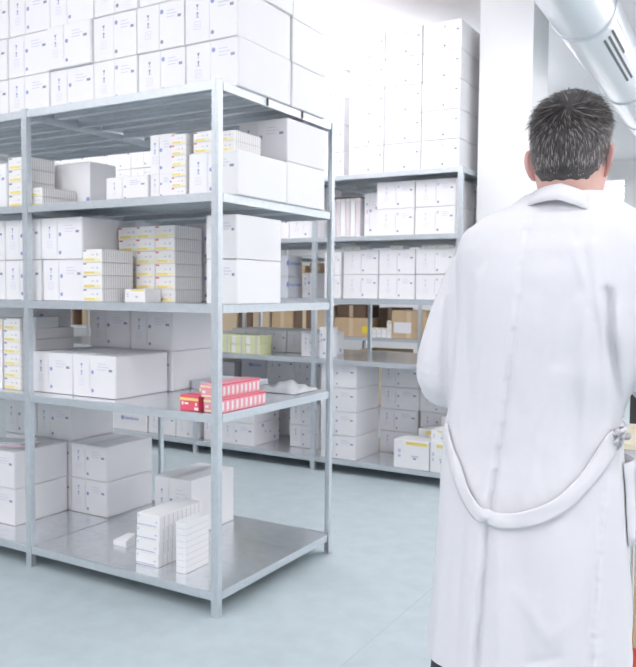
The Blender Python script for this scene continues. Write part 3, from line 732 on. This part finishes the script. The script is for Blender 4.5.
# body: head and neck loft + skinned trunk, arms, hands, legs, fused to one surface
HX, HY = -0.372, 1.665
HT = [ # z, half width, back, front (relative to head centre y)
 (1.8045, .012, .012, .012), (1.7985, .035, .040, .035), (1.785, .055, .066, .058), (1.765, .068, .086, .078), (1.735, .0745, .096, .090), (1.705, .076, .098, .094),
 (1.675, .0745, .092, .094), (1.645, .071, .080, .092), (1.620, .066, .066, .090), (1.595, .060, .058, .082), (1.580, .056, .058, .060), (1.555, .057, .060, .052), (1.50, .070, .066, .055), (1.46, .09, .07, .06)]
mb = MB(); R = []
hz = 1.8045
while hz > 1.46:
    hw, bk, fr = interp(HT, hz); lean = max(0, 1.60-hz)*.10
    R.append(sell(HX-lean*.5, HY+lean*0, hw, bk, fr, hz, 40, 2.2)); hz -= .008
mb.rings(R[::-1], SKIN, True, True, True)
# nose, chin, brow
def blob(m, c, rx, ry, rz, mt, n=14):
    rr_ = []
    for i in range(1, n):
        p = math.pi*i/n; rr_.append([(c[0]+rx*math.sin(p)*math.cos(2*math.pi*j/n), c[1]+ry*math.sin(p)*math.sin(2*math.pi*j/n), c[2]-rz*math.cos(p)) for j in range(n)])
    m.rings(rr_, mt, True, True, True)
blob(mb, (HX, HY+.100, 1.672), .013, .020, .022, SKIN); blob(mb, (HX, HY+.094, 1.694), .009, .016, .024, SKIN)
blob(mb, (HX, HY+.082, 1.607), .028, .020, .018, SKIN); blob(mb, (HX, HY+.090, 1.714), .050, .012, .009, SKIN)
headme = mb.mesh('head')
# trunk, arms, hands and legs as closed tapering chains, fused with the head below
lb = MB()
def chain(P, rad, n=20):
    P = [Vector(p) for p in P]; pts, rs = [], []
    d0 = (P[0]-P[1]).normalized(); d1 = (P[-1]-P[-2]).normalized()
    pts += [P[0]+d0*rad[0]*.9, P[0]+d0*rad[0]*.6]; rs += [rad[0]*.35, rad[0]*.8]
    for i in range(len(P)-1):
        for k in range(5):
            t = k/5; pts.append(P[i].lerp(P[i+1], t)); rs.append(lerp(rad[i], rad[i+1], t))
    pts += [P[-1], P[-1]+d1*rad[-1]*.6, P[-1]+d1*rad[-1]*.9]; rs += [rad[-1], rad[-1]*.8, rad[-1]*.35]
    lb.tube(pts, rs, SKIN, n)
R = []; z = .86
while z < 1.50:
    hw, hd = (lerp(.155, .150, (z-.86)/.2), .10) if z < 1.06 else (lerp(.150, .165, (z-1.06)/.3), .105) if z < 1.36 else (lerp(.165, .075, (z-1.36)/.14), lerp(.105, .06, (z-1.36)/.14))
    cx = lerp(-.44, -.388, (z-.86)/.64); R.append(sell(cx, 1.69, hw, hd*.95, hd, z, 40, 2.2)); z += .02
lb.rings(R, SKIN, True, True, True)
for sx, pts in ((-1, [(-.555, 1.69, 1.43), (-.638, 1.678, 1.215), (-.575, 1.93, 1.185)]), (1, [(-.250, 1.69, 1.43), (-.180, 1.712, 1.235), (-.235, 1.96, 1.20)])):
    chain([(-.40, 1.69, 1.40), pts[0]], [.07, .055]); chain(pts, [.050, .040, .027])
    d = (Vector(pts[2])-Vector(pts[1])).normalized(); W = Vector(pts[2])
    side = Vector((-sx, 0, 0)); side = (side-d*side.dot(d)).normalized(); upv = d.cross(side); upv = upv if upv.z > 0 else -upv
    # palm faces inward: five flattened rays from the wrist to the knuckles, thumb on top
    for k in range(4):
        off = upv*(.031-.0205*k); L = (.040, .045, .042, .033)[k]
        chain([W+d*.004+off*.45, W+d*(.082+(.004, .008, .005, -.003)[k])+off], [.019, .0135], 14)
        b0 = W+d*(.084+(.004, .008, .005, -.003)[k])+off
        b1 = b0+d*L+side*.012; b2 = b1+d*L*.42+side*.022; b3 = b2+d*L*.12+side*.020
        chain([b0, b1, b2, b3], [.0105, .0093, .0086, .0076], 12)
    t0 = W+d*.022+upv*.022+side*.008; t1 = t0+d*.036+upv*.020+side*.018; t2 = t1+d*.026+upv*.004+side*.016
    chain([t0, t1, t2, t2+d*.018+side*.008], [.0155, .0125, .0105, .0088], 12)
for xh, xk, xf in ((-.52, -.585, -.597), (-.355, -.32, -.313)):
    chain([(xh, 1.69, .90), (xk, 1.69, .50), (xf, 1.715, .085)], [.085, .058, .040]); chain([(xf, 1.70, .045), (xf, 1.85, .040)], [.036, .028])
limb = lb.mesh('limbs')
bm = bmesh.new(); bm.from_mesh(headme); bm.from_mesh(limb); jm = bpy.data.meshes.new('body'); bm.to_mesh(jm); bm.free()
body = remeshed(jm, .0042, 3, 'body'); body.materials.clear(); body.materials.append(SKIN)
for p in body.polygons: p.use_smooth = True; p.material_index = 0
bm = bmesh.new(); bm.from_mesh(body); seen = set(); isl = []
for v in bm.verts:
    if v in seen: continue
    st = [v]; seen.add(v); cur = []
    while st:
        q_ = st.pop(); cur.append(q_)
        for e in q_.link_edges:
            o2 = e.other_vert(q_)
            if o2 not in seen: seen.add(o2); st.append(o2)
    isl.append(cur)
isl.sort(key=len, reverse=True); print('islands', [len(i) for i in isl][:12])
bmesh.ops.delete(bm, geom=[v for i in isl[1:] for v in i], context='VERTS'); bm.to_mesh(body); bm.free()
bo = link('body', toman(body), man)
# ears
for sx in (-1, 1):
    m = MB(); rings = []
    C0 = Vector((HX+sx*.058, HY+.004, 1.660))
    prof = [(.0, .0, .010), (.35, .0, .020), (.75, 0, .028), (1., 0, .031), (1.05, 0, .026), (.85, 0, .018), (.7, 0, .008)]
    for (o_, _, r_) in prof:
        row = []
        for j in range(20):
            t = 2*math.pi*j/20
            yy = r_*.62*math.cos(t); zz = r_*1.08*math.sin(t)*(1 if math.sin(t) > 0 else .95)
            # ear leans backwards and out
            base = C0+Vector((sx*.019*o_, -.014*o_, .002))
            row.append(base+Vector((sx*(.006*math.sin(t)*o_), yy-.0*zz, zz)) + Vector((sx*-yy*.55, 0, 0)))
        rings.append(row)
    m.rings(rings, EARM, True, True, True); me = toman(m.mesh('ear')); link('ear', me, man)
# eyes, brows and lips
for sx in (-1, 1):
    m = MB(); blob(m, (HX+sx*.031, HY+.083, 1.700), .013, .011, .011, EYEW, 12); e = link('eye', toman(m.mesh('eye')), man)
    m = MB(); blob(m, (HX+sx*.031, HY+.0915, 1.700), .0055, .003, .0055, IRIS, 10); link('iris', toman(m.mesh('iris')), e)
    m = MB(); m.tube([(HX+sx*.014, HY+.101, 1.719), (HX+sx*.032, HY+.098, 1.724), (HX+sx*.048, HY+.086, 1.718)], [.003, .004, .002], mat('brow_hair', (.16, .15, .15), .8), 8); link('eyebrow', toman(m.mesh('eyebrow')), man)
m = MB(); blob(m, (HX, HY+.089, 1.640), .024, .007, .0045, LIP, 12); blob(m, (HX, HY+.089, 1.632), .021, .008, .005, LIP, 12); link('mouth', toman(m.mesh('mouth')), man)

# hair: a shaped cap plus many short locks
HAIR = bpy.data.materials.new('salt_and_pepper_hair'); HAIR.use_nodes = True
nt = HAIR.node_tree; b_ = nt.nodes['Principled BSDF']; at = nt.nodes.new('ShaderNodeAttribute'); at.attribute_name = 'tone'
nt.links.new(at.outputs['Color'], b_.inputs['Base Color']); b_.inputs['Roughness'].default_value = .5; b_.inputs['Specular IOR Level'].default_value = .35
def head_pt(th, z, off=0):
    hw, bk, fr = interp(HT, z); hw += off-.0025; bk += off; fr += off
    c, s = math.cos(th), math.sin(th); e = 2.2
    return Vector((HX+hw*math.copysign(abs(c)**(2/e), c), HY+(fr if s > 0 else bk)*math.copysign(abs(s)**(2/e), s), z))
def hairline(th):       # lowest hair height at an angle (0 = right, -90 deg = back)
    s, c = math.sin(th), abs(math.cos(th))
    if s > .55: return 1.752
    if s > -.05: return lerp(1.665, 1.752, (s+.05)/.6)
    k = (-s-.05)/.95
    return lerp(1.640, 1.622, min(1, k*1.6)) + .0015*math.sin(th*17)
hv, hf, hc = [], [], []
def addv(p, c): hv.append(tuple(p)); hc.append(c); return len(hv)-1
def tone(p, rnd):
    t = max(0, min(1, (p.z-1.615)/.15))
    s = (p.y-HY)
    side = min(1, abs(p.x-HX)/.075)
    base = lerp(.16, .036, min(1, t*1.15)); base *= 1+1.3*side*side*(1-t*.7)
    if p.z < 1.650: base *= .60
    g = base*(.25+1.5*rnd)
    if rnd > .80: g = min(.42, g*1.8+.06)
    return (g*1.08, g*.97, g*.97, 1)
NTH, NZ = 72, 26
idx = []
for i in range(NZ+1):
    row = []
    for j in range(NTH):
        th = 2*math.pi*j/NTH; lo = hairline(th); z = lerp(1.8043, lo, (i/NZ)**1.1)
        t = (i/NZ)
        off = .004*min(1, (1-t)*3.2)+.0012
        p = head_pt(th, z, off*.75); 
        if i == 0: p = Vector((HX+.012*math.cos(th), HY+.012*math.sin(th), 1.8095))
        p.z += .0032*max(0, 1-t*2.0)
        row.append(addv(p, tone(p, .25+.2*random.random())))
    idx.append(row)
for i in range(NZ):
    for j in range(NTH): hf.append((idx[i][j], idx[i+1][j], idx[i+1][(j+1) % NTH], idx[i][(j+1) % NTH]))
hf.append(tuple(idx[0]))
ncap = len(hf)
WH = Vector((HX+.012, HY-.086, 1.762))       # crown whorl
cnt = 0
while cnt < 11000:
    th = random.uniform(0, 2*math.pi); lo = hairline(th)
    q = random.random()**.75; z = lerp(lo, 1.811, q)
    if z > 1.80 and random.random() < .5: z = 1.80+.011*random.random()
    root = head_pt(th, min(z, 1.804), .0032 if z > lo+.02 else .0016); root.z -= .001*max(0, (z-1.74)/.07)
    if z > 1.797:       # fill the top disc evenly
        rad = .06*math.sqrt(random.random()); a = random.uniform(0, 6.283); root = Vector((HX+rad*math.cos(a), HY+rad*1.1*math.sin(a), 0))
        hw_ = 0; zz = 1.8135
        for t_ in HT:
            if t_[1] >= rad: zz = t_[0]+.0035; break
        root.z = zz
    n_ = Vector(((root.x-HX)*1.1, (root.y-HY)*.9, (root.z-1.70)*1.1)).normalized()
    away = (root-WH); away -= n_*away.dot(n_); dl = away.length; away.normalize()
    tw = n_.cross(away); dirn = (away+tw*.55*max(0, 1-dl/.09)).normalized()
    down = Vector((0, .0, -1)); down -= n_*down.dot(n_)
    if down.length > .2 and root.z < 1.715: dirn = (dirn*.5+down.normalized()).normalized()
    dirn += Vector((jit(.17), jit(.17), jit(.17))); 
    L = (.026 if root.z > 1.74 else .016)*random.uniform(.7, 1.25)
    if z < lo+.03: L *= .5
    lift = .09 if root.z > 1.74 else .06
    if root.z > 1.77: lift = .09
    wdt = n_.cross(dirn).normalized()*random.uniform(.0004, .0009)
    rnd = random.random(); c = tone(root, rnd)
    p0 = root; p1 = root+dirn*L*.55+n_*L*lift; p2 = root+dirn*L+n_*L*lift*.9
    a = addv(p0-wdt, c); b = addv(p0+wdt, c); d_ = addv(p1+wdt, c); e_ = addv(p1-wdt, c); g_ = addv(p2, c)
    hf.append((a, b, d_, e_)); hf.append((e_, d_, g_)); cnt += 1
hm = bpy.data.meshes.new('hair'); hm.from_pydata(hv, [], hf)
ca = hm.color_attributes.new('tone', 'FLOAT_COLOR', 'POINT')
for i, c in enumerate(hc): ca.data[i].color = c
hm.materials.append(HAIR); hm.polygons.foreach_set('use_smooth', [True]*len(hm.polygons))
ho = link('hair', toman(hm), man); ho['label'] = 'short dark grey hair with white sides'

# coat
CT = [ # z, left x, right x, back depth, front depth
 (1.615, -.452, -.298, .062, .055), (1.585, -.485, -.272, .085, .065), (1.555, -.555, -.230, .105, .085), (1.525, -.600, -.205, .118, .10), (1.48, -.612, -.198, .130, .115), (1.42, -.606, -.205, .138, .125),
 (1.34, -.606, -.215, .140, .130), (1.25, -.612, -.228, .135, .128), (1.15, -.624, -.258, .130, .126), (1.07, -.634, -.256, .132, .13), (.98, -.638, -.248, .142, .135), (.85, -.644, -.238, .152, .145), (.70, -.653, -.230, .160, .15), (.56, -.664, -.226, .168, .16), (.40, -.672, -.222, .17, .165)]
mb = MB(); R = []; z = .50
while z <= 1.616:
    xl, xr, yb, yf = interp(CT, z); R.append(sell((xl+xr)/2, 1.69-.01, (xr-xl)/2, yb, yf, z, 96, 2.5)); z += .012
mb.rings(R, COAT, True, True, True)
def sleeve(P, rad):
    pts, rs = [], []
    n = 7
    for i in range(len(P)-1):
        for k in range(n):
            t = k/n; pts.append(Vector(P[i]).lerp(Vector(P[i+1]), t)); rs.append(lerp(rad[i], rad[i+1], t))
    pts.append(Vector(P[-1])); rs.append(rad[-1]); mb.tube(pts, rs, COAT, 28)
sleeve([(-.525, 1.69, 1.49), (-.572, 1.685, 1.44), (-.613, 1.68, 1.33), (-.631, 1.678, 1.265), (-.641, 1.677, 1.225), (-.641, 1.69, 1.197), (-.629, 1.735, 1.184), (-.590, 1.86, 1.185), (-.578, 1.925, 1.185)], [.055, .066, .0685, .0695, .069, .066, .060, .056, .052])
sleeve([(-.285, 1.69, 1.49), (-.225, 1.69, 1.445), (-.190, 1.70, 1.33), (-.180, 1.71, 1.245), (-.185, 1.76, 1.215), (-.225, 1.90, 1.20), (-.235, 1.955, 1.20)], [.055, .070, .074, .072, .068, .058, .052])
cm = remeshed(mb.mesh('coat'), .0055, 10, 'coat')
def segd(x, z, a, b):
    dx, dz = b[0]-a[0], b[1]-a[1]; L2 = dx*dx+dz*dz; t = max(0, min(1, ((x-a[0])*dx+(z-a[1])*dz)/L2))
    px, pz = a[0]+t*dx, a[1]+t*dz; s = (x-a[0])*dz-(z-a[1])*dx
    return math.hypot(x-px, z-pz), t, s
def poly(x, z, pts):
    best = (9, 0, 0); n = len(pts)-1
    for i in range(n):
        d, t, s = segd(x, z, pts[i], pts[i+1])
        if d < best[0]: best = (d, (i+t)/n, s)
    return best
SEAMP = [(-.432, 1.52), (-.450, 1.302), (-.472, 1.117), (-.493, .927), (-.512, .50)]
FOLDS = [ # polyline, width, height (negative = valley)
 ([(-.275, 1.40), (-.266, 1.288), (-.258, 1.17)], .009, -.020),
 ([(-.262, 1.36), (-.245, 1.27)], .018, .008),
 ([(-.305, 1.49), (-.290, 1.40), (-.271, 1.32)], .012, .006), ([(-.335, 1.485), (-.304, 1.385)], .010, .004),
 ([(-.315, 1.38), (-.300, 1.10)], .016, .005), ([(-.285, 1.34), (-.290, 1.12)], .012, -.005),
 ([(-.617, 1.38), (-.618, 1.28), (-.619, 1.13)], .009, -.009),
 ([(-.585, 1.44), (-.590, 1.15)], .016, .004), ([(-.555, 1.42), (-.560, 1.18)], .014, -.003),
 ([(-.262, 1.115), (-.271, .917), (-.280, .50)], .008, .005), ([(-.278, 1.09), (-.287, .90), (-.297, .50)], .010, -.004),
 ([(-.35, .93), (-.33, .70), (-.345, .50)], .022, .005), ([(-.42, .92), (-.40, .62)], .018, -.004), ([(-.46, .91), (-.455, .50)], .014, .005),
 ([(-.58, 1.06), (-.60, .80), (-.61, .50)], .018, .006), ([(-.62, 1.05), (-.635, .75), (-.645, .5)], .014, -.005), ([(-.545, .95), (-.55, .50)], .012, -.004),
 ([(-.43, .80), (-.36, .72), (-.29, .78)], .014, .003), ([(-.40, .66), (-.33, .69)], .010, -.003), ([(-.50, .62), (-.40, .56)], .012, .003),
 ([(-.36, 1.24), (-.40, 1.12), (-.42, .96)], .016, .004), ([(-.33, 1.22), (-.33, 1.02)], .012, -.003), ([(-.54, 1.28), (-.55, 1.10)], .014, -.003)]
import mathutils.noise as mn
for v in cm.vertices:
    x, y, z = v.co
    if y < 1.70:
        face = max(0, min(1, (1.70-y)/.05))
        d, t, s = poly(x, z, SEAMP)
        amp = .002+.007*t
        # overlapped centre back pleat: left side lies on top
        h = 0
        if s < 0: h += -amp*.3*math.exp(-(d/.012)**2)
        if s > 0: h += 1.2*amp*math.exp(-(d/.05)**2)
        h -= (.001+.006*t)*math.exp(-(d/.0075)**2)
        for P, wd, hh in FOLDS:
            d2, t2, s2 = poly(x, z, P)
            if d2 < wd*3: h += 1.35*hh*math.exp(-(d2/wd)**2)*(.35+.65*math.sin(math.pi*min(1, max(0, t2*.8+.15))))
        rough = .0016*mn.noise((x*22, y*22, z*14))+.0010*mn.noise((x*55, y*55, z*30))
        dseam, ts, _ = poly(x, z, [(-.262, 1.115), (-.271, .917), (-.280, .50)])
        if dseam < .03: rough += .0035*mn.noise((x*40, 3, z*75))*math.exp(-(dseam/.015)**2)
        v.co.y -= (h+rough)*face
    else:
        k = .003*mn.noise((x*18, y*18, z*18)); v.co.x += k; v.co.z += k
bm = bmesh.new(); bm.from_mesh(cm)
# hem: cut the bottom open along a slightly dipping line
geo = bm.verts[:]+bm.edges[:]+bm.faces[:]
bmesh.ops.bisect_plane(bm, geom=geo, plane_co=(-.66, 1.69, .605), plane_no=(.04, 0, 1), clear_inner=True, clear_outer=False)
bm.to_mesh(cm); bm.free()
cm.materials.clear(); cm.materials.append(COAT)
for p in cm.polygons: p.use_smooth = True; p.material_index = 0
bvh = BVHTree.FromPolygons([v.co.copy() for v in cm.vertices], [tuple(p.vertices) for p in cm.polygons])
def back(x, z, off):
    hit = bvh.ray_cast(Vector((x, 0.9, z)), Vector((0, 1, 0)))
    return Vector((x, (hit[0].y if hit[0] else 1.64)-off, z))
# half belt hanging across the back
BP = [(-.612, 1.105), (-.596, 1.075), (-.571, 1.036), (-.540, .978), (-.497, .944), (-.431, .943), (-.352, .980), (-.297, 1.044), (-.262, 1.108), (-.252, 1.125)]
def cat(P, t):
    n = len(P)-1; i = min(int(t*n), n-1); f_ = t*n-i; p0 = P[max(i-1, 0)]; p1 = P[i]; p2 = P[i+1]; p3 = P[min(i+2, n)]
    return [.5*((2*p1[k])+(-p0[k]+p2[k])*f_+(2*p0[k]-5*p1[k]+4*p2[k]-p3[k])*f_**2+(-p0[k]+3*p1[k]-3*p2[k]+p3[k])*f_**3) for k in (0, 1)]
mb = MB(); R = []; NB = 70
for i in range(NB+1):
    t = i/NB; x, z = cat(BP, t); x2, z2 = cat(BP, min(1, t+.01)); x1, z1 = cat(BP, max(0, t-.01))
    dx, dz = x2-x1, z2-z1; L = math.hypot(dx, dz); nx, nz = -dz/L, dx/L
    hwid = lerp(.0135, .0165, min(1, t*1.4)) if t < .9 else lerp(.0165, .010, (t-.9)/.1)
    nx, nz = nx*.75, abs(nz)*.6+.4
    row = []
    for k in range(7):
        w_ = (k/6*2-1)*hwid
        p = back(x+nx*w_, z+nz*w_, .010+.0035*math.sin(t*24+k*.9)*(.3 if t < .6 else 1)*.5+.002*(1-abs(k/3-1)))
        row.append(p)
    R.append(row)
mb.rings(R, COAT, close=False); bme = toman(mb.mesh('belt'))
coat = link('coat', toman(cm), man)
belt = link('belt', bme, coat); sm_ = belt.modifiers.new('t', 'SOLIDIFY'); sm_.thickness = .003; sm_.offset = 1
m = MB(); kp = back(-.256, 1.118, .012)
for k in range(5): 
    a = Vector((jit(.010), -.004-.004*random.random(), jit(.014))); m.tube([kp+a, kp+a*1.4+Vector((jit(.008), -.004, jit(.012))), kp+Vector((jit(.012), .004, jit(.014)))], [.006, .008, .005], COAT, 10)
m.tube([kp+Vector((0, 0, .005)), kp+Vector((.002, -.006, .022)), kp+Vector((.006, -.004, .034)), kp+Vector((.010, .004, .020))], .0025, COAT, 8)
link('belt_knot', toman(m.mesh('belt_knot')), coat)
# collar: stand and fall around the neck
mb = MB(); R = []; NC = 48
for i in range(NC+1):
    th = math.radians(lerp(50, -230, i/NC)); c, s = math.cos(th), math.sin(th)
    bk = max(0, -s); fr = max(0, s)
    def pt(rx, ryb, z, ry2=None): return Vector((-.375+rx*c, 1.668+(ryb if s < 0 else ryb*.9)*s, z+(-.05*fr)-.30*rx*max(0, c)-.002*max(0, -c)))
    tl = -.020*(1-bk)
    R.append([pt(.070, .070, 1.570+tl), pt(.0715, .070, 1.604+tl), pt(.074, .073, 1.613+tl*1.2), pt(.078, .078, 1.611+tl*1.3), pt(.089, .088, 1.594+tl*1.5), pt(.097+.02*(1-bk), .097, 1.580+tl*1.6)])
mb.rings(R, COAT, close=False); col_ = link('collar', toman(mb.mesh('collar')), coat); sm_ = col_.modifiers.new('t', 'SOLIDIFY'); sm_.thickness = .003
# bulging patch pocket on the right side
R = []
for i in range(9):
    row = []; z_ = lerp(1.055, .885, i/8)
    for j in range(9):
        y_ = lerp(1.665, 1.815, j/8); hit = bvh.ray_cast(Vector((.3, y_, z_)), Vector((-1, 0, 0)))
        x_ = hit[0].x if hit[0] else -.24
        row.append((x_+.003+.016*math.sin(math.pi*j/8)**.7*(1-.75*i/8), y_, z_))
    R.append(row)
m = MB(); m.rings(R, COAT, close=False); pk = link('pocket', toman(m.mesh('pocket')), coat); s_ = pk.modifiers.new('t', 'SOLIDIFY'); s_.thickness = .003
# front opening with buttons, and lapels
fr_ = lambda x, z, o: Vector((x, ((lambda h: h[0].y if h[0] else 1.80)(bvh.ray_cast(Vector((x, 2.6, z)), Vector((0, -1, 0)))))+o, z))
R = [[fr_(-.418+.036*j/4+.0, lerp(1.36, .60, i/24), .004) for j in range(5)] for i in range(25)]
m = MB(); m.rings(R, COAT, close=False); pl_ = link('placket', toman(m.mesh('placket')), coat); s_ = pl_.modifiers.new('t', 'SOLIDIFY'); s_.thickness = .003
for k in range(5):
    c_ = fr_(-.400, 1.30-.16*k, .008); m = MB(); m.tube([c_, c_+Vector((0, .004, 0))], .009, PAPER, 16); link('button', toman(m.mesh('button')), pl_)
for sx in (-1, 1):
    P = [(-.382+sx*.070, 1.555), (-.382+sx*.125, 1.50), (-.392+sx*.105, 1.46), (-.400+sx*.012, 1.36), (-.392+sx*.03, 1.46)]
    m = MB(); m.face([fr_(x_, z_, .006) for x_, z_ in P], COAT); lp = link('lapel', toman(m.mesh('lapel')), coat); s_ = lp.modifiers.new('t', 'SOLIDIFY'); s_.thickness = .003
# trousers and shoes
mb = MB()
for P in ([(-.535, 1.70, .93), (-.585, 1.69, .52), (-.595, 1.715, .10)], [(-.345, 1.70, .93), (-.32, 1.69, .52), (-.315, 1.715, .10)]):
    pts = []; rs = []
    for i in range(2):
        for k in range(8): t = k/8; pts.append(Vector(P[i]).lerp(Vector(P[i+1]), t)); rs.append(lerp((.098, .080, .064)[i], (.098, .080, .064)[i+1], t))
    pts.append(Vector(P[2])); rs.append(.064); mb.tube(pts, rs, NAVY, 24)
link('trousers', toman(mb.mesh('trousers')), man)
for xs in (-.598, -.312):
    m = MB(); RR = []
    for (y_, hw_, hh) in ((1.655, .018, .040), (1.665, .032, .075), (1.70, .038, .095), (1.75, .040, .085), (1.80, .043, .062), (1.86, .044, .048), (1.90, .036, .038), (1.925, .016, .022)):
        RR.append([(xs+hw_*math.cos(math.pi*j/9), y_, .012+hh*math.sin(math.pi*j/9)) for j in range(10)])
    m.rings(RR, SHOE, True, True, True); sh = link('shoe', toman(m.mesh('shoe')), man)
    m = MB(); m.rings([[(xs-hw_-.003, y_, z_) for z_ in (0, .013)]+[(xs+hw_+.003, y_, z_) for z_ in (.013, 0)] for y_, hw_ in ((1.652, .018), (1.665, .033), (1.75, .040), (1.86, .044), (1.90, .037), (1.928, .017))], SHOE, True, True, True, False)
    link('sole', toman(m.mesh('sole')), sh)
